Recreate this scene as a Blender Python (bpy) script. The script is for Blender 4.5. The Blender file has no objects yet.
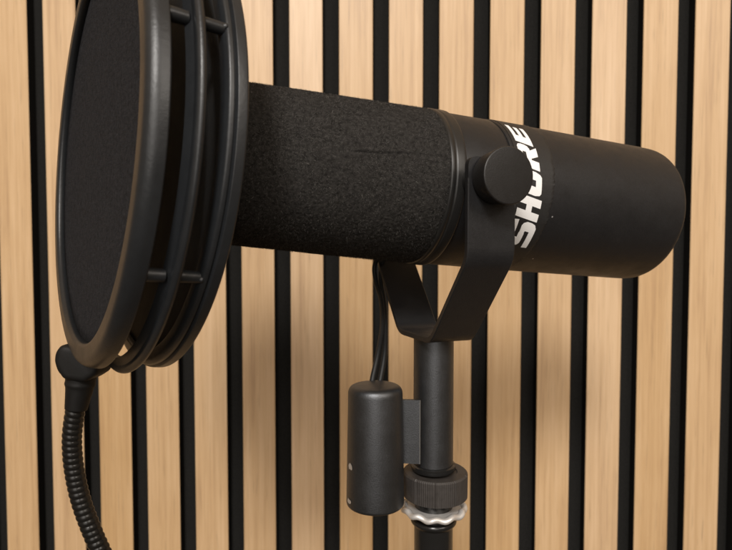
import bpy, bmesh, math, random
from math import sin, cos, pi, radians
from mathutils import Vector, Matrix, noise

random.seed(7)
sc = bpy.context.scene
COL = sc.collection
MM = 0.001

# ------------------------------------------------------------------ camera frame
F_PX, CX, CY = 560.0, 366.0, 275.0
TILT = radians(2.3)
RIGHT = Vector((1, 0, 0))
FWD = Vector((0, cos(TILT), -sin(TILT)))
UP = Vector((0, sin(TILT), cos(TILT)))

def W(X, Y, Z):
    """measured point (mm: right, down, away from the lens) -> world metres"""
    return (RIGHT * X - UP * Y + FWD * Z) * MM

def Wd(X, Y, Z):
    return RIGHT * X - UP * Y + FWD * Z

def at(px, py, Z):
    return W((px - CX) / F_PX * Z, (py - CY) / F_PX * Z, Z)

cam_d = bpy.data.cameras.new('camera')
cam = bpy.data.objects.new('camera', cam_d)
COL.objects.link(cam)
cam.matrix_world = Matrix((RIGHT, UP, -FWD)).transposed().to_4x4()
cam_d.sensor_width = 36
cam_d.lens = F_PX / 732 * 36
cam_d.clip_start = 0.005
cam_d.clip_end = 50
cam_d.dof.use_dof = True
cam_d.dof.focus_distance = 0.205
cam_d.dof.aperture_fstop = 20
sc.camera = cam

# ------------------------------------------------------------------ materials
def mat(name, color, rough=0.5, metal=0.0, spec=0.5):
    m = bpy.data.materials.new(name)
    m.use_nodes = True
    b = m.node_tree.nodes['Principled BSDF']
    b.inputs['Base Color'].default_value = (*color, 1)
    b.inputs['Roughness'].default_value = rough
    b.inputs['Metallic'].default_value = metal
    b.inputs['Specular IOR Level'].default_value = spec
    return m, m.node_tree, b

def nd(t, kind, **kw):
    n = t.nodes.new(kind)
    for k, v in kw.items():
        if k.startswith('i_'):
            n.inputs[k[2:].replace('_', ' ')].default_value = v
        else:
            setattr(n, k, v)
    return n

def grain(m, scale, bump, rvar=0.1, cvar=0.3, dist=0.0002, stretch=(1, 1, 1), detail=4):
    """fine surface noise: bump, a little roughness and colour variation"""
    mt, t, b = m
    tc = nd(t, 'ShaderNodeTexCoord')
    mp = nd(t, 'ShaderNodeMapping')
    mp.inputs['Scale'].default_value = stretch
    t.links.new(tc.outputs['Object'], mp.inputs[0])
    n = nd(t, 'ShaderNodeTexNoise', i_Scale=scale, i_Detail=detail, i_Roughness=0.6)
    t.links.new(mp.outputs[0], n.inputs['Vector'])
    bp = nd(t, 'ShaderNodeBump', i_Strength=bump, i_Distance=dist)
    t.links.new(n.outputs['Fac'], bp.inputs['Height'])
    t.links.new(bp.outputs[0], b.inputs['Normal'])
    n2 = nd(t, 'ShaderNodeTexNoise', i_Scale=scale * 0.06, i_Detail=5, i_Roughness=0.7)
    t.links.new(mp.outputs[0], n2.inputs['Vector'])
    r0 = b.inputs['Roughness'].default_value
    mr = nd(t, 'ShaderNodeMapRange')
    mr.inputs[1].default_value = 0.3; mr.inputs[2].default_value = 0.7
    mr.inputs[3].default_value = max(0.03, r0 - rvar); mr.inputs[4].default_value = min(1, r0 + rvar)
    t.links.new(n2.outputs['Fac'], mr.inputs[0])
    t.links.new(mr.outputs[0], b.inputs['Roughness'])
    c = b.inputs['Base Color'].default_value[:]
    mx = nd(t, 'ShaderNodeMix', data_type='RGBA')
    mx.inputs[6].default_value = (c[0] * (1 - cvar), c[1] * (1 - cvar), c[2] * (1 - cvar), 1)
    mx.inputs[7].default_value = (c[0] * (1 + cvar), c[1] * (1 + cvar), c[2] * (1 + cvar), 1)
    n3 = nd(t, 'ShaderNodeTexNoise', i_Scale=scale * 0.5, i_Detail=3)
    t.links.new(mp.outputs[0], n3.inputs['Vector'])
    t.links.new(n3.outputs['Fac'], mx.inputs[0])
    t.links.new(mx.outputs[2], b.inputs['Base Color'])
    return mt

M = {}
M['enamel'] = grain(mat('black_enamel', (0.0125, 0.0125, 0.0135), 0.44, spec=0.35), 1800, 0.28, 0.08, 0.3)
M['can'] = grain(mat('grey_black_enamel', (0.094, 0.098, 0.105), 0.42, 0.92), 2200, 0.35, 0.06, 0.15)
M['knob'] = grain(mat('knob_plastic', (0.012, 0.0115, 0.0115), 0.4, spec=0.4), 1800, 0.2, 0.06, 0.1)
M['gloss'] = grain(mat('gloss_black', (0.012, 0.012, 0.012), 0.22), 900, 0.05, 0.06, 0.1)
M['band'] = grain(mat('label_band_black', (0.012, 0.0115, 0.0115), 0.55), 1800, 0.3, 0.08, 0.15)
M['ring'] = grain(mat('ring_black', (0.015, 0.0145, 0.014), 0.36, spec=0.4), 900, 0.05, 0.05, 0.1)
M['back_mesh'] = grain(mat('rear_screen_mesh', (0.05, 0.05, 0.05), 0.6, spec=0.4), 2600, 0.6, 0.05, 0.35)
M['white'] = mat('white_print', (0.82, 0.82, 0.82), 0.5)[0]
M['plastic'] = grain(mat('filter_plastic', (0.0145, 0.016, 0.018), 0.36, spec=0.45), 800, 0.3, 0.06, 0.2, 0.0002)
M['mesh'] = grain(mat('filter_cloth', (0.021, 0.0215, 0.0245), 0.95, spec=0.08), 1500, 1.0, 0.03, 0.95, 0.0005)
M['foam'] = grain(mat('foam_black', (0.026, 0.0245, 0.023), 1.0, spec=0.05), 1500, 0.9, 0.0, 0.95, 0.0004)
M['fibre'] = mat('foam_fibre', (0.085, 0.081, 0.076), 0.9, spec=0.1)[0]
M['lint'] = mat('pale_lint', (0.22, 0.205, 0.185), 0.8)[0]
M['goose'] = grain(mat('gooseneck_metal', (0.009, 0.0085, 0.008), 0.26, spec=0.32), 700, 0.1, 0.08, 0.2)
M['rubber'] = grain(mat('clamp_plastic', (0.007, 0.0067, 0.0065), 0.55, spec=0.25), 900, 0.2, 0.1, 0.2)
M['nut'] = grain(mat('nut_plastic', (0.034, 0.030, 0.028), 0.55), 900, 0.35, 0.1, 0.4)
M['steel'] = grain(mat('washer_steel', (0.66, 0.645, 0.63), 0.48, 0.5), 500, 0.2, 0.1, 0.15)
M['chip'] = mat('bare_metal', (0.5, 0.5, 0.5), 0.4, 0.6)[0]
M['worn'] = mat('worn_edge', (0.30, 0.30, 0.295), 0.4, 0.6)[0]
M['felt'] = grain(mat('black_felt', (0.016, 0.0155, 0.0145), 1.0, spec=0.1), 1200, 1.0, 0.0, 0.5, 0.0008)
M['core'] = mat('black_mdf_edge', (0.012, 0.0115, 0.011), 0.9, spec=0.1)[0]
M['cable'] = mat('cable_rubber', (0.010, 0.010, 0.010), 0.5, spec=0.3)[0]

def wood():
    m, t, b = mat('oak_veneer', (0.6, 0.4, 0.22), 0.46, spec=0.6)
    tc = nd(t, 'ShaderNodeTexCoord')
    at_ = nd(t, 'ShaderNodeAttribute', attribute_name='slat_id')
    cmb = nd(t, 'ShaderNodeCombineXYZ')
    k = nd(t, 'ShaderNodeMath', operation='MULTIPLY'); k.inputs[1].default_value = 3.17
    t.links.new(at_.outputs['Fac'], k.inputs[0])
    t.links.new(k.outputs[0], cmb.inputs[1]); t.links.new(k.outputs[0], cmb.inputs[2])
    add = nd(t, 'ShaderNodeVectorMath', operation='ADD')
    t.links.new(tc.outputs['Object'], add.inputs[0]); t.links.new(cmb.outputs[0], add.inputs[1])
    def nz(sx, sz, scale, detail, dist=0.0):
        mp = nd(t, 'ShaderNodeMapping'); mp.inputs['Scale'].default_value = (sx, 1, sz)
        t.links.new(add.outputs[0], mp.inputs[0])
        n = nd(t, 'ShaderNodeTexNoise', i_Scale=scale, i_Detail=detail, i_Roughness=0.6, i_Distortion=dist)
        t.links.new(mp.outputs[0], n.inputs['Vector'])
        return n.outputs['Fac']
    streak = nz(230, 5.0, 1.0, 5, 0.5)         # broad growth bands
    fine = nz(750, 16.0, 1.0, 3)                # fine pores
    blotch = nz(30, 9.0, 1.0, 4)                # slow tone changes
    cr = nd(t, 'ShaderNodeValToRGB')
    e = cr.color_ramp.elements
    e[0].position = 0.28; e[0].color = (0.35, 0.210, 0.110, 1)
    e[1].position = 0.72; e[1].color = (0.67, 0.476, 0.292, 1)
    mid = e.new(0.5); mid.color = (0.55, 0.366, 0.200, 1)
    s1 = nd(t, 'ShaderNodeMath', operation='MULTIPLY_ADD'); s1.inputs[1].default_value = 0.52
    t.links.new(streak, s1.inputs[0])
    s2 = nd(t, 'ShaderNodeMath', operation='MULTIPLY'); s2.inputs[1].default_value = 0.26
    t.links.new(blotch, s2.inputs[0]); t.links.new(s2.outputs[0], s1.inputs[2])
    s3 = nd(t, 'ShaderNodeMath', operation='MULTIPLY_ADD'); s3.inputs[1].default_value = 0.26
    t.links.new(fine, s3.inputs[0]); t.links.new(s1.outputs[0], s3.inputs[2])
    t.links.new(s3.outputs[0], cr.inputs[0])
    wn = nd(t, 'ShaderNodeTexWhiteNoise', noise_dimensions='1D')
    t.links.new(at_.outputs['Fac'], wn.inputs['W'])
    hv = nd(t, 'ShaderNodeHueSaturation')
    mr = nd(t, 'ShaderNodeMapRange'); mr.inputs[3].default_value = 0.87; mr.inputs[4].default_value = 1.05
    t.links.new(wn.outputs['Value'], mr.inputs[0]); t.links.new(mr.outputs[0], hv.inputs['Value'])
    ms = nd(t, 'ShaderNodeMapRange'); ms.inputs[3].default_value = 1.12; ms.inputs[4].default_value = 0.92
    t.links.new(wn.outputs['Value'], ms.inputs[0]); t.links.new(ms.outputs[0], hv.inputs['Saturation'])
    pore = nz(1300, 28.0, 1.0, 2)                # short dark flecks
    pm = nd(t, 'ShaderNodeMapRange'); pm.inputs[1].default_value = 0.62; pm.inputs[2].default_value = 0.74
    pm.inputs[3].default_value = 1.0; pm.inputs[4].default_value = 0.70
    t.links.new(pore, pm.inputs[0])
    dk = nd(t, 'ShaderNodeMix', data_type='RGBA', blend_type='MULTIPLY'); dk.inputs[0].default_value = 1.0
    t.links.new(cr.outputs[0], dk.inputs[6]); t.links.new(pm.outputs[0], dk.inputs[7])
    t.links.new(dk.outputs[2], hv.inputs['Color'])
    t.links.new(hv.outputs[0], b.inputs['Base Color'])
    bp = nd(t, 'ShaderNodeBump', i_Strength=0.25, i_Distance=0.0002)
    t.links.new(fine, bp.inputs['Height']); t.links.new(bp.outputs[0], b.inputs['Normal'])
    return m
M['oak'] = wood()

# ------------------------------------------------------------------ object helpers
def thing(name, label, cat, loc):
    o = bpy.data.objects.new(name, None)
    o.empty_display_size = 0.02
    COL.objects.link(o)
    o.location = loc
    o['label'] = label; o['category'] = cat
    return o

def root_loc(o):
    v = Vector((0, 0, 0))
    while o is not None:
        v += Vector(o.location); o = o.parent
    return v

def obj(name, bm, mats, parent=None, smooth=True, angle=35, label=None, shift=True):
    """link a bmesh given in world metres as ONE mesh under its parent"""
    bmesh.ops.recalc_face_normals(bm, faces=bm.faces)
    if parent is not None and shift:
        bmesh.ops.translate(bm, verts=bm.verts, vec=-root_loc(parent))
    me = bpy.data.meshes.new(name)
    bm.to_mesh(me); bm.free()
    for m in (mats if isinstance(mats, (list, tuple)) else [mats]):
        me.materials.append(m)
    if smooth:
        me.polygons.foreach_set('use_smooth', [True] * len(me.polygons))
        me.set_sharp_from_angle(angle=radians(angle))
    o = bpy.data.objects.new(name, me)
    COL.objects.link(o)
    if parent is not None:
        o.parent = parent
    if label: o['label'] = label
    return o

def frame_of(axis, hint=Vector((0, 0, 1))):
    a = axis.normalized()
    e1 = hint - a * hint.dot(a)
    e1.normalize()
    return a, e1, a.cross(e1)

def lathe(bm, origin, axis, prof, seg=96, closed=False, rfun=None, hint=Vector((0, 0, 1)), mi=0):
    """prof: list of (s, r) in mm along axis from origin"""
    a, e1, e2 = frame_of(axis, hint)
    rings = []
    for (s, r) in prof:
        if r <= 1e-6:
            rings.append([bm.verts.new(origin + a * s * MM)])
            continue
        ring = []
        for k in range(seg):
            t = 2 * pi * k / seg
            rr = rfun(s, t, r) if rfun else r
            ring.append(bm.verts.new(origin + (a * s + (e1 * cos(t) + e2 * sin(t)) * rr) * MM))
        rings.append(ring)
    n = len(rings)
    for i in range(n if closed else n - 1):
        A, B = rings[i], rings[(i + 1) % n]
        for k in range(seg):
            k2 = (k + 1) % seg
            if len(A) == 1 and len(B) == 1: break
            if len(A) == 1: f = bm.faces.new((A[0], B[k2], B[k]))
            elif len(B) == 1: f = bm.faces.new((A[k], A[k2], B[0]))
            else: f = bm.faces.new((A[k], A[k2], B[k2], B[k]))
            f.material_index = mi
    return rings

def rounded(pts, rad, n=5):
    """round the corners of an open (s, r) profile; rad per point (0 keeps it sharp)"""
    out = [pts[0]]
    for i in range(1, len(pts) - 1):
        p0, p1, p2 = Vector(pts[i - 1]), Vector(pts[i]), Vector(pts[i + 1])
        R = rad[i] if isinstance(rad, (list, tuple)) else rad
        if R <= 0: out.append(tuple(p1)); continue
        d0 = (p0 - p1); d2 = (p2 - p1)
        L = min(R, d0.length * 0.49, d2.length * 0.49)
        a = p1 + d0.normalized() * L; b = p1 + d2.normalized() * L
        for k in range(n + 1):
            t = k / n
            out.append(tuple(a * (1 - t) ** 2 + p1 * 2 * t * (1 - t) + b * t ** 2))
    out.append(pts[-1])
    return out

def spline(pts, n):
    """Catmull-Rom through world points"""
    P = [pts[0] * 2 - pts[1]] + list(pts) + [pts[-1] * 2 - pts[-2]]
    out = []
    for i in range(1, len(P) - 2):
        p0, p1, p2, p3 = P[i - 1:i + 3]
        for k in range(n):
            t = k / n
            out.append(0.5 * ((2 * p1) + (p2 - p0) * t + (2 * p0 - 5 * p1 + 4 * p2 - p3) * t * t + (3 * p1 - p0 - 3 * p2 + p3) * t ** 3))
    out.append(pts[-1].copy())
    return out

def resample(pts, step):
    out = [pts[0].copy()]; acc = 0.0
    for a, b in zip(pts, pts[1:]):
        L = (b - a).length
        d = step - acc
        while d <= L:
            out.append(a + (b - a) * (d / L)); d += step
        acc = L - (d - step)
    return out

def sweep(bm, pts, rfun, seg=20, caps=True):
    """tube along pts; rfun(i, arc length mm, angle) gives the radius in mm"""
    T = (pts[1] - pts[0]).normalized()
    N = T.orthogonal().normalized()
    rings = []; arc = 0
    for i, p in enumerate(pts):
        if i: arc += (p - pts[i - 1]).length * 1000
        q = pts[min(i + 1, len(pts) - 1)] - pts[max(i - 1, 0)]
        T2 = q.normalized()
        N = (N - T2 * N.dot(T2)).normalized()
        B = T2.cross(N)
        ring = [bm.verts.new(p + (N * cos(2 * pi * k / seg) + B * sin(2 * pi * k / seg)) * rfun(i, arc, 2 * pi * k / seg) * MM) for k in range(seg)]
        rings.append(ring)
    for A, B_ in zip(rings, rings[1:]):
        for k in range(seg):
            bm.faces.new((A[k], A[(k + 1) % seg], B_[(k + 1) % seg], B_[k]))
    if caps:
        bm.faces.new(rings[0][::-1]); bm.faces.new(rings[-1])

def rod(bm, a, b, r0, r1=None, seg=20, bev=0.25):
    r1 = r0 if r1 is None else r1
    ax = b - a; L = ax.length * 1000
    prof = [(0, 0), (0, r0 - bev), (bev, r0), (L - bev, r1), (L, r1 - bev), (L, 0)]
    hint = Vector((0, 0, 1)) if abs(ax.normalized().z) < 0.9 else Vector((0, 1, 0))
    lathe(bm, a, ax, prof, seg, hint=hint)

def strip(bm, path, width_dir, width, thick_fun):
    pass

# ================================================================== THE SLAT WALL
WALL_Z = 454.0
YAW = radians(-1.5)
wall_c = W(0, 0, WALL_Z); wall_c.z = 0
wall = thing('slat_wall_panel', 'wall panel of upright pale oak slats on black felt behind the microphone', 'wall panel', Vector((0, wall_c.y, -1.2)))
wall.rotation_euler = (0, 0, YAW)
x_gap = 51.9          # centre of the gap nearest behind the stand
bm = bmesh.new()
lay = bm.verts.layers.float.new('slat_id')
PITCH, GAP, TH = 40.0, 13.2, 10.0
for i in range(-28, 28):
    x0 = x_gap + i * PITCH + GAP / 2 + random.uniform(-.15, .15)
    x1 = x_gap + (i + 1) * PITCH - GAP / 2 + random.uniform(-.15, .15)
    ch = 0.35
    sec = [(x0, TH), (x0, ch), (x0 + ch, 0), (x1 - ch, 0), (x1, ch), (x1, TH)]
    lo = [bm.verts.new((x * MM, y * MM, 0)) for x, y in sec]
    hi = [bm.verts.new((x * MM, y * MM, 2.4)) for x, y in sec]
    for v in lo + hi: v[lay] = float(i + 40)
    for k in range(5):
        f = bm.faces.new((lo[k], lo[k + 1], hi[k + 1], hi[k]))
        f.material_index = 0 if k in (1, 2, 3) else 1
    bm.faces.new(hi).material_index = 1
    bm.faces.new(lo[::-1]).material_index = 1
obj('slats', bm, [M['oak'], M['core']], wall, smooth=False, shift=False)
bm = bmesh.new()
vs = [bm.verts.new(p) for p in ((-1.15, TH * MM, -.002), (1.15, TH * MM, -.002), (1.15, TH * MM, 2.402), (-1.15, TH * MM, 2.402))]
fr = bm.faces.new(vs)
ex = bmesh.ops.extrude_face_region(bm, geom=[fr])
bmesh.ops.translate(bm, verts=[v for v in ex['geom'] if isinstance(v, bmesh.types.BMVert)], vec=(0, 0.009, 0))
obj('felt_backing', bm, M['felt'], wall, smooth=False, shift=False)

# ================================================================== MICROPHONE
K = 1.02
MA, MB = 0.360, 0.058
c0 = (20.133 * K, -35.623 * K, 227.705 * K)
MO = W(*c0)
MU = Wd(cos(MA) * cos(MB), sin(MB), sin(MA) * cos(MB)).normalized()
ME1 = Wd(sin(MA), 0, -cos(MA)); ME1 = (ME1 - MU * ME1.dot(MU)).normalized()   # towards the lens
ME2 = MU.cross(ME1)
if ME2.z < 0: ME2 = -ME2

def on_mic(s, phi, r):
    return MO + (MU * s + (ME1 * cos(phi) + ME2 * sin(phi)) * r) * MM

YP = (28.9, 238.0)                                   # stand axis below the microphone
def YW(d, e, z):                                     # yoke frame: d across, e along, z up (mm, world)
    a = MA
    base = W(YP[0], 0, YP[1])
    wv = Vector((sin(a), -cos(a), 0)); ev = Vector((cos(a), sin(a), 0))
    return Vector((base.x, base.y, 0)) + (wv * d + ev * e) * MM + Vector((0, 0, z * MM))
POST = YW(0, 0, 0)

def zpx(py, Z):                                      # world height (mm) seen at picture row py at depth Z
    return at(366, py, Z).z * 1000

Z_NUT_B = zpx(510, 230); Z_POST_B = zpx(471, 233)
mic = thing('microphone', 'black studio microphone with foam windscreen held in a metal yoke', 'microphone', Vector((POST.x, POST.y, Z_NUT_B * MM)))

# --- foam windscreen with fuzz
def foam_r(s):
    r = 31.5 + 0.028 * s
    if s < -73: r -= (1 - math.sqrt(max(0, 1 - ((-73 - s) / 6.0) ** 2))) * 6.0
    if s > -2.2: r -= (s + 2.2) ** 2 * 0.12
    return r
def crease(s, phi):
    c = radians(6.2 + (s + 39) * 0.17)
    if -40.5 < s < -10:
        w = min(1, (s + 40.5) / 4, (-10 - s) / 12)
        d = (phi - c) * 31
        return -0.6 * w * math.exp(-(d / 0.28) ** 2) + 0.3 * w * math.exp(-((d - 1.0) / 0.9) ** 2)
    return 0
bm = bmesh.new()
NS, NP = 230, 560
svals = [-79 + 80 * i / NS for i in range(NS + 1)]
grid = []
for s in svals:
    row = []
    for k in range(NP):
        ph = 2 * pi * k / NP
        r = foam_r(s)
        q = Vector((s * 0.5, r * cos(ph) * 0.5, r * sin(ph) * 0.5))
        fine = noise.noise(q * 2.3) * 0.16 + noise.noise(q * 4.8) * 0.12
        slow = noise.noise(q * 0.16) * 0.30
        row.append(bm.verts.new(on_mic(s, ph, r + fine + slow + crease(s, ph if ph < pi else ph - 2 * pi))))
    grid.append(row)
for A, B in zip(grid, grid[1:]):
    for k in range(NP):
        bm.faces.new((A[k], A[(k + 1) % NP], B[(k + 1) % NP], B[k]))
c = bm.verts.new(MO + MU * (-79.6 * MM))
for k in range(NP):
    bm.faces.new((grid[0][k], c, grid[0][(k + 1) % NP]))
def fibre(bm, p, n, t1, t2, L, w, mi):
    ang = random.uniform(0, 2 * pi)
    d = (t1 * cos(ang) + t2 * sin(ang))
    side = n.cross(d).normalized()
    lift = random.uniform(0.15, 0.75)
    pts = [p - n * 0.1 * MM, p + (d * 0.5 + n * lift * 0.6) * L * MM, p + (d + n * lift * random.uniform(0.3, 1.0)) * L * MM]
    a = [bm.verts.new(pts[0] + side * w * MM), bm.verts.new(pts[0] - side * w * MM)]
    b = [bm.verts.new(pts[1] + side * w * 0.8 * MM), bm.verts.new(pts[1] - side * w * 0.8 * MM)]
    e = bm.verts.new(pts[2])
    bm.faces.new((a[0], a[1], b[1], b[0])).material_index = mi
    bm.faces.new((b[0], b[1], e)).material_index = mi
for i in range(80000):
    s = random.uniform(-76, -1); ph = random.uniform(0, 2 * pi)
    n = (ME1 * cos(ph) + ME2 * sin(ph))
    t2 = MU.cross(n)
    p = on_mic(s, ph, foam_r(s) + crease(s, ph if ph < pi else ph - 2 * pi) + 0.03)
    u = random.random()
    if u < 0.0025: fibre(bm, p, n, MU, t2, random.uniform(0.6, 1.5), 0.03, 2)
    else: fibre(bm, p, n, MU, t2, random.uniform(0.35, 1.15), random.uniform(0.025, 0.055), 1 if u < 0.40 else 0)
obj('windscreen', bm, [M['foam'], M['fibre'], M['lint']], mic, angle=180)

# --- ring that clamps the foam
bm = bmesh.new()
prof = [(-1.2, 29.0), (-1.2, 31.2), (-0.6, 31.9), (0.4, 31.95), (1.0, 31.6), (1.5, 31.6), (1.9, 31.9), (4.6, 32.05), (5.3, 31.95), (5.9, 31.2), (5.9, 29.0)]
lathe(bm, MO, MU, rounded(prof, 0.35, 3), 160, hint=ME1)
obj('clamp_ring', bm, M['ring'], mic, angle=60)

# --- body: front collar, groove, rear shell
bm = bmesh.new()
prof = [(5.6, 29), (5.6, 31.3), (25.2, 31.45), (25.6, 31.0), (26.4, 31.0), (26.6, 28)]
lathe(bm, MO, MU, rounded(prof, 0.3, 3), 160, hint=ME1)
body = obj('body_collar', bm, M['enamel'], mic, angle=40)
bm = bmesh.new()
prof = [(26.2, 28), (26.2, 31.3), (26.8, 31.65), (110, 31.6), (116.9, 31.3), (117.5, 22), (117.5, 21.5), (116, 21.2), (116, 0)]
lathe(bm, MO, MU, rounded(prof, [0, .3, .3, 3, 5.4, .3, .3, .3, 0], 10), 160, hint=ME1)
for (s_, p_, r_) in ((45.9, -20, .35), (47.5, -58, .28)):
    ring = [bm.verts.new(on_mic(s_ + r_ * cos(k * pi / 4) * random.uniform(.7, 1.2), radians(p_) + r_ / 31.7 * sin(k * pi / 4), 31.7)) for k in range(8)]
    bm.faces.new(ring).material_index = 1
shell = obj('body_shell', bm, [M['enamel'], M['chip']], mic, angle=40)

# --- dark label band round the shell with a ragged edge
bm = bmesh.new()
NB = 420
rows = []
for k in range(NB):
    ph = 2 * pi * k / NB
    rag = noise.noise(Vector((cos(ph) * 9, sin(ph) * 9, 3))) * 0.5 + noise.noise(Vector((cos(ph) * 38, sin(ph) * 38, 1))) * 0.55 + noise.noise(Vector((cos(ph) * 110, sin(ph) * 110, 1))) * 0.25
    s1 = 44.2 + rag + 1.0 * sin(ph * 2 + 0.4)
    cols = []
    for (s, r) in ((27.6, 31.62), (27.6, 31.80), (30, 31.81), (s1 - 1.2, 31.81), (s1 - 0.2, 31.86 + 0.25 * max(0, rag)), (s1, 31.75), (s1, 31.5)):
        cols.append(bm.verts.new(on_mic(s, ph, r)))
    rows.append(cols)
for k in range(NB):
    A, B = rows[k], rows[(k + 1) % NB]
    for j in range(len(A) - 1):
        bm.faces.new((A[j], A[j + 1], B[j + 1], B[j]))
band = obj('label_band', bm, M['band'], shell, angle=50)

# --- raised white lettering that runs round the shell, read upwards
LET = {
 'S': [[(0.04, 0.0), (0.92, 0.0), (1.06, 0.08), (1.10, 0.22), (0.0, 0.22)][::1],
       [(0.72, 0.22), (1.10, 0.22), (1.10, 0.40), (1.02, 0.54), (0.90, 0.60), (0.62, 0.60), (0.62, 0.42), (0.72, 0.40)],
       [(0.20, 0.40), (0.62, 0.40), (0.62, 0.62), (0.40, 0.62), (0.40, 0.78), (0.02, 0.78), (0.02, 0.58), (0.08, 0.46)],
       [(0.02, 0.78), (1.10, 0.78), (1.06, 1.0), (0.18, 1.0), (0.06, 0.92)]],
 'H': [[(0.0, 0.0), (0.40, 0.0), (0.40, 1.0), (0.0, 1.0)],
       [(0.70, 0.0), (1.10, 0.0), (1.10, 1.0), (0.70, 1.0)],
       [(0.40, 0.37), (0.70, 0.37), (0.70, 0.62), (0.40, 0.62)]],
 'U': [[(0.0, 0.28), (0.40, 0.28), (0.40, 1.0), (0.0, 1.0)],
       [(0.70, 0.28), (1.10, 0.28), (1.10, 1.0), (0.70, 1.0)],
       [(0.18, 0.0), (0.92, 0.0), (1.03, 0.07), (1.10, 0.28), (0.0, 0.28), (0.07, 0.07)]],
 'R': [[(0.0, 0.0), (0.40, 0.0), (0.40, 1.0), (0.0, 1.0)],
       [(0.40, 0.78), (1.10, 0.78), (1.05, 0.93), (0.92, 1.0), (0.40, 1.0)],
       [(0.72, 0.60), (1.10, 0.60), (1.10, 0.78), (0.72, 0.78)],
       [(0.40, 0.38), (0.94, 0.38), (1.06, 0.46), (1.10, 0.60), (0.40, 0.60)],
       [(0.68, 0.0), (1.12, 0.0), (0.86, 0.38), (0.46, 0.38)]],
 'E': [[(0.0, 0.0), (0.40, 0.0), (0.40, 1.0), (0.0, 1.0)],
       [(0.40, 0.0), (1.10, 0.0), (1.10, 0.21), (0.40, 0.21)],
       [(0.40, 0.395), (1.04, 0.395), (1.04, 0.605), (0.40, 0.605)],
       [(0.40, 0.79), (1.10, 0.79), (1.10, 1.0), (0.40, 1.0)]],
}
S_TOP, S_BASE = 28.8, 38.9
spans = {'S': (-46.5, -26.3), 'H': (-24.6, -9.2), 'U': (-7.4, 9.2), 'R': (11.0, 29.5), 'E': (31.0, 52.0)}
LEAN = 3.6           # italic lean, degrees round the shell over one letter height
bm = bmesh.new()
for chh, (a0, a1) in spans.items():
    for poly in LET[chh]:
        pb = bmesh.new()
        f = pb.faces.new([pb.verts.new((x, y, 0)) for x, y in poly])
        for k in range(1, 10):
            for (co, no) in (((k * 0.12, 0, 0), (1, 0, 0)), ((0, k * 0.12, 0), (0, 1, 0))):
                bmesh.ops.bisect_plane(pb, geom=pb.verts[:] + pb.edges[:] + pb.faces[:], plane_co=co, plane_no=no)
        pb.verts.index_update()
        top = {}; low = {}
        for v in pb.verts:
            x, y = v.co.x, v.co.y
            ph = radians(a0 + (a1 - a0 ) * x / 1.10 + LEAN * (y - 0.2))
            dg = (a0 + a1) / 100
            sb, st = 38.6 - 1.9 * dg, 28.9 + 0.6 * dg
            s = sb + (st - sb) * y
            top[v.index] = bm.verts.new(on_mic(s, ph, 31.93)); low[v.index] = bm.verts.new(on_mic(s, ph, 31.70))
        for f in pb.faces:
            bm.faces.new([top[v.index] for v in f.verts])
        for e in pb.edges:
            if len(e.link_faces) == 1:
                a, b = e.verts[0].index, e.verts[1].index
                bm.faces.new((top[a], top[b], low[b], low[a]))
        pb.free()
obj('lettering', bm, M['white'], shell, smooth=False)

# --- yoke: bent strip from one arm down under the body and up the other side
zb = -36.2; zt = -2.6; zk = 25.8
DN, DF = 43.6, 43.6
TH_Y, WY = 2.4, 19.4
outer = [(DN, zk), (DN, zt), (15.6, zb), (-15.6, zb), (-DF, zt), (-DF, zk)]
def fillet(pts, R, n=6):
    return rounded(pts, R, n)
path = fillet(outer, 4.5, 6)
bm = bmesh.new()
secs = []
for i, (d, z) in enumerate(path):
    p = Vector((d, z)); q0 = Vector(path[max(i - 1, 0)]); q1 = Vector(path[min(i + 1, len(path) - 1)])
    T = (q1 - q0).normalized(); N = Vector((-T.y, T.x))
    if N.dot(Vector((0, 0)) - p) < 0 and False: N = -N
    # inner side lies towards the body (0, 20)
    if N.dot(Vector((0, 26)) - p) < 0: N = -N
    b = 0.35
    sec = []
    for (o, e) in ((0, -WY / 2 + b), (b, -WY / 2), (TH_Y - b, -WY / 2), (TH_Y, -WY / 2 + b), (TH_Y, WY / 2 - b), (TH_Y - b, WY / 2), (b, WY / 2), (0, WY / 2 - b)):
        q = p + N * o
        sec.append(bm.verts.new(YW(q.x, e, q.y)))
    secs.append(sec)
for A, B in zip(secs, secs[1:]):
    for k in range(8):
        bm.faces.new((A[k], A[(k + 1) % 8], B[(k + 1) % 8], B[k]))
# rounded arm ends around the knob screws
for side, d0 in ((1, DN), (-1, -DF)):
    o0 = YW(d0, 0, zk); 
    ring_o = []; ring_i = []
    tp = rounded([(-WY / 2, 0), (-WY / 2, 7.4), (WY / 2, 7.4), (WY / 2, 0)], [0, 4.5, 4.5, 0], 8)
    for e_, h_ in tp:
        ring_o.append(bm.verts.new(YW(d0, e_, zk - 0.02 + h_)))
        ring_i.append(bm.verts.new(YW(d0 - side * TH_Y, e_, zk - 0.02 + h_)))
    bm.faces.new(ring_o); bm.faces.new(ring_i[::-1])
    for k in range(len(ring_o) - 1):
        bm.faces.new((ring_o[k], ring_o[k + 1], ring_i[k + 1], ring_i[k]))
    bm.faces.new((ring_o[0], ring_i[0], ring_i[-1], ring_o[-1]))
yoke = obj('yoke', bm, M['enamel'], mic, angle=30)

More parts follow.
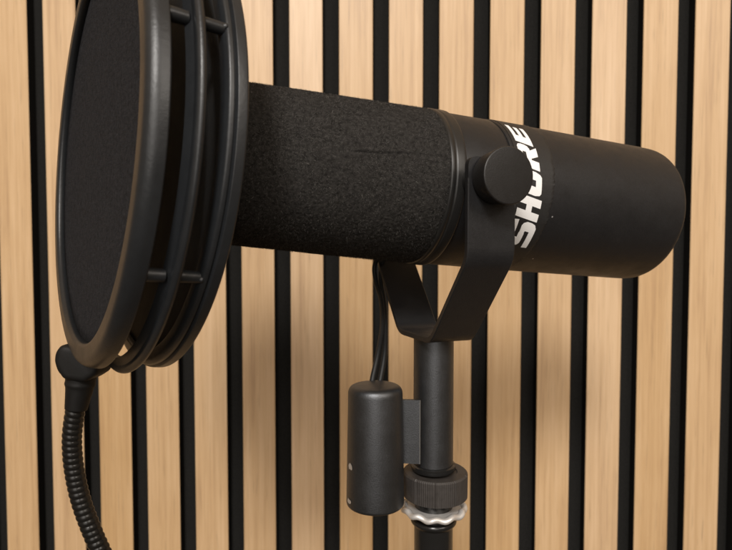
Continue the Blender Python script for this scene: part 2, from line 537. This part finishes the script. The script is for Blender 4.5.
# --- knobs and the bosses between arm and body
wv = Vector((sin(MA), -cos(MA), 0))
for side, d0 in ((1, DN), (-1, -DF)):
    bm = bmesh.new()
    o0 = YW(d0 + side * 0.05, 0.5, zk)
    prof = [(0, 0), (0, 8.6), (0.8, 9.1), (7.0, 9.6), (8.75, 9.85), (9.1, 9.5), (9.1, 0)]
    lathe(bm, o0, wv * side, rounded(prof, [0, .2, .3, .3, .25, .25, 0], 3), 96)
    obj('knob', bm, M['knob'], mic, angle=40)
    bm = bmesh.new()
    inner = YW(side * 18, 0, zk); 
    rod(bm, YW(side * 26, 0, zk), YW(d0 - side * (TH_Y + 0.02), 0, zk), 6.0, 6.0, 48)
    obj('boss', bm, M['knob'], mic)

# --- stem, connector housing, bracket, cable
z_top = zb - TH_Y * 0 - 0.02
bm = bmesh.new()
Lp = z_top - Z_POST_B
prof = [(0, 0), (0, 7.9), (0.6, 8.5), (Lp, 8.5), (Lp, 0)]
lathe(bm, Vector((POST.x, POST.y, Z_POST_B * MM)), Vector((0, 0, 1)), prof, 72, hint=Vector((1, 0, 0)))
obj('stem', bm, M['can'], mic, angle=30)
bm = bmesh.new()                                      # stepped neck below the stem
zn = zpx(478, 231)
prof = [(0, 0), (0, 9.2), (1.0, 9.6), (2.2, 9.6), (2.6, 8.6), (Z_POST_B - zn - 1.4, 8.4), (Z_POST_B - zn - 0.8, 9.3), (Z_POST_B - zn - 0.02, 9.0), (Z_POST_B - zn - 0.02, 0)]
lathe(bm, Vector((POST.x, POST.y, zn * MM)), Vector((0, 0, 1)), prof, 72, hint=Vector((1, 0, 0)))
obj('stem_neck', bm, M['gloss'], mic, angle=30)

CAN_Z = 230.0
can_c = at(375.3, 445, CAN_Z)
z_ct = zpx(386.5, CAN_Z - 3); z_cb = zpx(511.5, CAN_Z - 6)
H = z_ct - z_cb
bm = bmesh.new()
prof = [(0, 0), (0, 11.0), (1.2, 11.9), (H - 1.0, 11.15), (H - 0.2, 10.6), (H + 0.6, 5), (H + 0.7, 0)]
prof = rounded([(0, 0), (0, 11.95), (H, 11.1), (H + 0.8, 0)], [0, 1.6, 3.2, 0], 8)
can_o = Vector((can_c.x, can_c.y, z_cb * MM))
lathe(bm, can_o, Vector((0, 0, 1)), prof, 96, hint=Vector((1, 0, 0)))
# two paint chips near its left edge
for (zz, hh, ang0) in ((zpx(465, 226) - z_cb, 1.3, 203), (zpx(500, 226) - z_cb, 1.0, 200)):
    r = 11.95 - 0.85 * zz / H + 0.16
    cen = None; ring = []
    for k in range(12):
        t = 2 * pi * k / 12; j = random.uniform(0.7, 1.15)
        a = radians(ang0 + 7 + cos(t) * 8.0 * j)
        ring.append(bm.verts.new(can_o + Vector((cos(a) * r, sin(a) * r, zz + sin(t) * hh * j)) * MM))
    f = bm.faces.new(ring); f.material_index = 1
can = obj('connector_housing', bm, [M['can'], M['chip']], mic, angle=50)

bm = bmesh.new()
b0 = at(392, 400, 233.0); b1 = at(420.5, 400, 231.6)
zt_, zb_ = zpx(401, 230), zpx(466, 230)
dv = Vector((b1.x - b0.x, b1.y - b0.y, 0)); nv = Vector((dv.y, -dv.x, 0)).normalized()
back = Vector((POST.x + 0.002, POST.y - 0.004, 0))
sec = [b0 + nv * 0.0006, b1 + nv * 0.0006 - dv.normalized() * 0.0003, b1 + nv * 0.0003, b1 - nv * 0.0004, b1 - nv * 0.0012 - dv.normalized() * 0.0004, b0 - nv * 0.0009]
lo = [bm.verts.new((p.x, p.y, zb_ * MM)) for p in sec]; hi = [bm.verts.new((p.x, p.y, zt_ * MM)) for p in sec]
for k in range(6): bm.faces.new((lo[k], lo[(k + 1) % 6], hi[(k + 1) % 6], hi[k])).material_index = 1 if k == 1 else 0
bm.faces.new(hi); bm.faces.new(lo[::-1])
obj('housing_bracket', bm, [M['can'], M['worn']], mic, smooth=False)

pts = [at(374.5, 392, 236), at(376, 381, 237), at(381.5, 352, 243), at(384, 325, 254), at(382.5, 300, 264), at(378, 280, 270), at(379, 262, 270), at(392, 240, 262)]
for dx_, dy_ in ((-0.0011, 0.0), (0.0012, 0.0012)):                # a pair of thin leads
    bm = bmesh.new()
    pp = [q + Vector((dx_ * (1 + 0.5 * sin(i * 1.3)), dy_, 0)) for i, q in enumerate(pts)]
    sweep(bm, resample(spline(pp, 14), 0.0012), lambda i, l, t: 1.15, 16)
    obj('cable', bm, M['cable'], mic)

bm = bmesh.new()                                      # locking nut with shallow grip flutes
zn_t, zn_b = zpx(481, 230), Z_NUT_B
Hn = zn_t - zn_b
def nut_r(s, t, r):
    if r < 11.5: return r
    w = abs(((t * 10 / (2 * pi)) % 1.0) - 0.5) * 2          # ten soft flats, a notch between them
    return r - 0.12 * cos(w * pi / 2) - 0.3 * max(0, (w - 0.93) / 0.07) - 0.13 * abs(sin(t * 48))
prof = [(0, 0), (0, 10.4), (0.3, 11.6), (1.5, 13.9), (Hn - 0.7, 14.0), (Hn, 13.3), (Hn, 9.5), (Hn - 0.6, 9.3), (Hn - 0.6, 0)]
lathe(bm, Vector((POST.x + 0.0009, POST.y, zn_b * MM)), Vector((0, 0, 1)), prof, 720, rfun=nut_r, hint=Vector((1, 0.2, 0)))
obj('locking_nut', bm, M['nut'], mic, angle=30)

# ================================================================== STAND
SX, SY = POST.x + 0.0003, POST.y
z_lip = zpx(529, 231)
stand = thing('microphone_stand', 'glossy black stand tube with a wavy steel washer under the microphone nut', 'microphone stand', Vector((SX, SY, -0.55)))
bm = bmesh.new()
prof = [(-550, 0), (-550, 8.3), (z_lip - 3.2, 8.3), (z_lip - 2.6, 9.2), (z_lip - 1.8, 9.9), (z_lip - 0.7, 9.9), (z_lip, 9.3), (z_lip, 0)]
lathe(bm, Vector((SX, SY, 0)), Vector((0, 0, 1)), rounded(prof, .5, 3), 72, hint=Vector((1, 0, 0)))
obj('stand_tube', bm, M['gloss'], stand, angle=40)
bm = bmesh.new()                                      # threaded end between lip and nut
rod(bm, Vector((SX, SY, (z_lip - 0.3) * MM)), Vector((SX, SY, (Z_NUT_B - 0.03) * MM)), 8.0, 8.0, 48)
obj('threaded_end', bm, M['gloss'], stand)
bm = bmesh.new()
zw = (zpx(520, 230))
segs = 240; cs = 14; rings = []
for k in range(segs):
    t = 2 * pi * k / segs
    zwv = 0.42 * sin(11 * t + 0.6) + 0.12 * sin(5 * t); rr = 12.7 + 0.35 * cos(11 * t + 0.6)
    ring = []
    for j in range(cs):
        a = 2 * pi * j / cs
        rad = rr + 1.5 * cos(a); zz = zw + zwv + 1.3 * sin(a)
        ring.append(bm.verts.new(Vector((SX + cos(t) * rad * MM, SY + sin(t) * rad * MM, zz * MM))))
    rings.append(ring)
for k in range(segs):
    A, B = rings[k], rings[(k + 1) % segs]
    for j in range(cs): bm.faces.new((A[j], A[(j + 1) % cs], B[(j + 1) % cs], B[j]))
# inner disc that carries the washer on the thread
lathe(bm, Vector((SX, SY, (zw - 0.5) * MM)), Vector((0, 0, 1)), [(0, 8.05), (0, 12), (1.0, 12), (1.0, 8.05)], 72, closed=True, hint=Vector((1, 0, 0)))
obj('wavy_washer', bm, M['steel'], stand, angle=60)

# ================================================================== POP FILTER
PA, PB = 0.634, 0.041
PC = W(-95.1, -43.8, 196.4)
PU = Wd(cos(PA) * cos(PB), sin(PB), sin(PA) * cos(PB)).normalized()
P1 = Wd(sin(PA), 0, -cos(PA)); P1 = (P1 - PU * P1.dot(PU)).normalized()
P2 = PU.cross(P1)
if P2.z < 0: P2 = -P2
def on_pf(s, phi, r):
    return PC + (PU * s + (P1 * cos(phi) + P2 * sin(phi)) * r) * MM
pf_base = on_pf(8, radians(-112), 92)
pf = thing('pop_filter', 'round black double pop filter on a ribbed gooseneck in front of the microphone', 'pop filter', pf_base)

def ring_part(name, prof, seg=192, m='plastic', ang=50):
    bm = bmesh.new()
    lathe(bm, PC, PU, prof, seg, closed=True, hint=P1)
    return obj(name, bm, M[m], pf, angle=ang)

def ell(cs, cr, a, b, n, t0=0, t1=360):
    return [(cs + a * cos(radians(t0 + (t1 - t0) * k / n)), cr + b * sin(radians(t0 + (t1 - t0) * k / n))) for k in range(n)]
# front ring: inner lip, rounded band
prof = rounded([(0.5, 67.2), (-1.6, 67.3), (-2.6, 68.2), (-2.6, 73.6), (-0.4, 75.5), (2.9, 75.9), (3.3, 75.1), (3.1, 70.0), (0.5, 67.2)], [0, .5, .8, 3.5, 3.5, .35, .3, .5, 0], 5)[:-1]
ring_part('front_ring', prof)
prof = rounded([(10.4, 72.4), (7.5, 72.4), (9.0, 75.1), (8.9, 76.9), (10.2, 78.2), (11.5, 77.4), (11.9, 75.6), (11.6, 74.0), (11.4, 72.4), (10.4, 72.4)], [0, .25, .25, .9, .9, .9, .6, .3, .3, 0], 4)[:-1]
ring_part('middle_ring', prof)
prof = rounded([(18.4, 70.0), (17.5, 70.5), (17.5, 73.6), (18.3, 75.4), (19.6, 75.6), (20.0, 75.1), (20.3, 76.4), (23.0, 76.6), (23.5, 75.9), (23.5, 71.0), (22.5, 69.8), (18.4, 70.0)], [0, .3, .5, .9, .3, .15, .3, .5, .5, .4, .3, 0], 4)[:-1]
ring_part('rear_ring', prof)
# stretched cloth in the front ring and in the rear ring
for s0, r0, bulge in ((0.2, 68.0, 0.8), (19.5, 70.6, -0.5)):
    bm = bmesh.new()
    prof = [(s0, r0)] + [(s0 + bulge * (1 - (r / r0) ** 2), r) for r in [r0 * (1 - k / 14) for k in range(1, 14)]] + [(s0 + bulge, 0)]
    rings = lathe(bm, PC, PU, prof, 160, hint=P1)
    ex = bmesh.ops.extrude_face_region(bm, geom=bm.faces[:])
    bmesh.ops.translate(bm, verts=[v for v in ex['geom'] if isinstance(v, bmesh.types.BMVert)], vec=PU * 0.4 * MM)
    obj('filter_screen', bm, M['mesh' if s0 < 10 else 'back_mesh'], pf, angle=180)
# posts that hold the three rings apart, each with a small pin at its rear
for ph in (-36.5, 18.5, 76, 132, 188):
    a = radians(ph)
    bm = bmesh.new()
    rod(bm, on_pf(2.5, a, 73.2), on_pf(8.4, a, 73.4), 2.0, 1.9, 24)
    rod(bm, on_pf(10.8, a, 73.4), on_pf(18.0, a, 73.6), 1.9, 1.7, 24)
    post = obj('spacer_post', bm, M['plastic'], pf)
    bm = bmesh.new()
    rod(bm, on_pf(17.6, a, 74.2), on_pf(18.8, a, 75.1), 1.05, 0.95, 16, 0.35)
    obj('pin', bm, M['plastic'], post)
# clamp that grips the lower rim, then the collar and the gooseneck
GZ = 216.0
bm = bmesh.new()
blk = [(70, 342), (64, 349), (62.5, 358), (65, 367), (71.5, 377), (92, 380), (106, 371), (105, 358), (86, 345)]
front = [at(x, y, GZ - 9) for x, y in blk]; rear = [at(x, y, GZ + 9) for x, y in blk]
# keep the outline's real size the same front and back
cf = at(80, 360, GZ)
front = [p + FWD * -0.007 for p in [at(x, y, GZ) for x, y in blk]]
rear = [p + FWD * 0.007 for p in [at(x, y, GZ) for x, y in blk]]
A = [bm.verts.new(p) for p in front]; B = [bm.verts.new(p) for p in rear]
n = len(A)
bm.faces.new(A); bm.faces.new(B[::-1])
for k in range(n): bm.faces.new((A[k], A[(k + 1) % n], B[(k + 1) % n], B[k]))
bmesh.ops.recalc_face_normals(bm, faces=bm.faces)
bmesh.ops.bevel(bm, geom=bm.edges[:], offset=0.0026, segments=5, affect='EDGES', profile=0.6)
obj('clamp', bm, M['rubber'], pf, angle=40)
path = [(81, 374), (79.5, 388), (76.5, 404), (73.2, 424), (72, 442), (73.5, 464), (77.5, 487), (83, 507), (90.5, 527), (99, 547), (110, 570), (124, 596), (140, 625), (158, 660), (176, 710), (190, 780), (202, 880), (212, 1010), (220, 1180)]
gp = [at(x, y, GZ + 0.02 * (y - 374)) for x, y in path]
sp = spline(gp, 16)
bm = bmesh.new()
col = [at(81.5, 373, GZ), at(79.5, 389, GZ), at(75.8, 410, GZ)]
cp = resample(spline(col, 10), 0.0004)
def collar_r(i, l, t):
    f = i / max(1, len(cp) - 1)
    return 5.7 - 1.75 * f - (0.5 if f > 0.98 else 0) + 0.3 * math.exp(-((f - 0.3) / 0.06) ** 2)
sweep(bm, cp, collar_r, 40)
obj('gooseneck_collar', bm, M['rubber'], pf, angle=50)
bm = bmesh.new()
sp = resample(sp, 0.00028)
PIT = 2.3
def goose_r(i, l, t):
    w = ((l / PIT) + t / (2 * pi)) % 1.0
    return 3.2 + 0.42 * abs(sin(pi * w)) ** 0.55 + 0.05 * noise.noise(Vector((l * 0.35, 0, 0)))
sweep(bm, sp, goose_r, 28)
obj('gooseneck', bm, M['goose'], pf, angle=180)

# ================================================================== LIGHT
wd = bpy.data.worlds.new('World'); sc.world = wd; wd.use_nodes = True
t = wd.node_tree
bg = t.nodes['Background']
tc = nd(t, 'ShaderNodeTexCoord'); sx = nd(t, 'ShaderNodeSeparateXYZ')
t.links.new(tc.outputs['Generated'], sx.inputs[0])
mr = nd(t, 'ShaderNodeMapRange'); mr.inputs[1].default_value = -0.4; mr.inputs[2].default_value = 1.0
mr.inputs[3].default_value = 0.06; mr.inputs[4].default_value = 0.55      # a room: dim below, pale ceiling above
t.links.new(sx.outputs['Z'], mr.inputs[0])
dp = nd(t, 'ShaderNodeVectorMath', operation='DOT_PRODUCT')               # added glow behind the lens, for frontal fill and broad highlights
t.links.new(tc.outputs['Generated'], dp.inputs[0]); dp.inputs[1].default_value = (-0.05, -0.98, 0.19)
m2 = nd(t, 'ShaderNodeMapRange', interpolation_type='SMOOTHSTEP')
m2.inputs[1].default_value = 0.89; m2.inputs[2].default_value = 1.0; m2.inputs[3].default_value = 0.0; m2.inputs[4].default_value = 3.0
t.links.new(dp.outputs['Value'], m2.inputs[0])
bg.inputs[0].default_value = (1.0, 0.71, 0.44, 1)                           # warm bounce from a wooden room
t.links.new(mr.outputs[0], bg.inputs[1])
b2 = nd(t, 'ShaderNodeBackground'); b2.inputs[0].default_value = (1.0, 0.95, 0.89, 1)
t.links.new(m2.outputs[0], b2.inputs[1])
sm = nd(t, 'ShaderNodeAddShader')
t.links.new(bg.outputs[0], sm.inputs[0]); t.links.new(b2.outputs[0], sm.inputs[1])
t.links.new(sm.outputs[0], t.nodes['World Output'].inputs[0])

def area(name, loc, target, size, power, color):
    l = bpy.data.lights.new(name, 'AREA'); l.shape = 'DISK'; l.size = size
    l.energy = power; l.color = color
    o = bpy.data.objects.new(name, l); COL.objects.link(o)
    o.location = loc
    o.rotation_euler = (target - Vector(loc)).to_track_quat('-Z', 'Y').to_euler()
    return o
target = W(20, 10, 300)
ld = Wd(-33, -128, -193).normalized()
area('ceiling_lamp', target + ld * 2.8, target, 0.6, 58, (1.0, 0.96, 0.91))
ld2 = Wd(140, -130, -200).normalized()
area('fill_light', target + ld2 * 2.0, target, 0.9, 12, (1.0, 0.92, 0.83))  # added soft fill from the upper right, lifts the shadows

sc.render.engine = 'CYCLES'
sc.cycles.use_denoising = True
sc.cycles.max_bounces = 6
sc.view_settings.view_transform = 'Standard'
sc.view_settings.look = 'None'
sc.view_settings.exposure = 0
sc.view_settings.gamma = 1
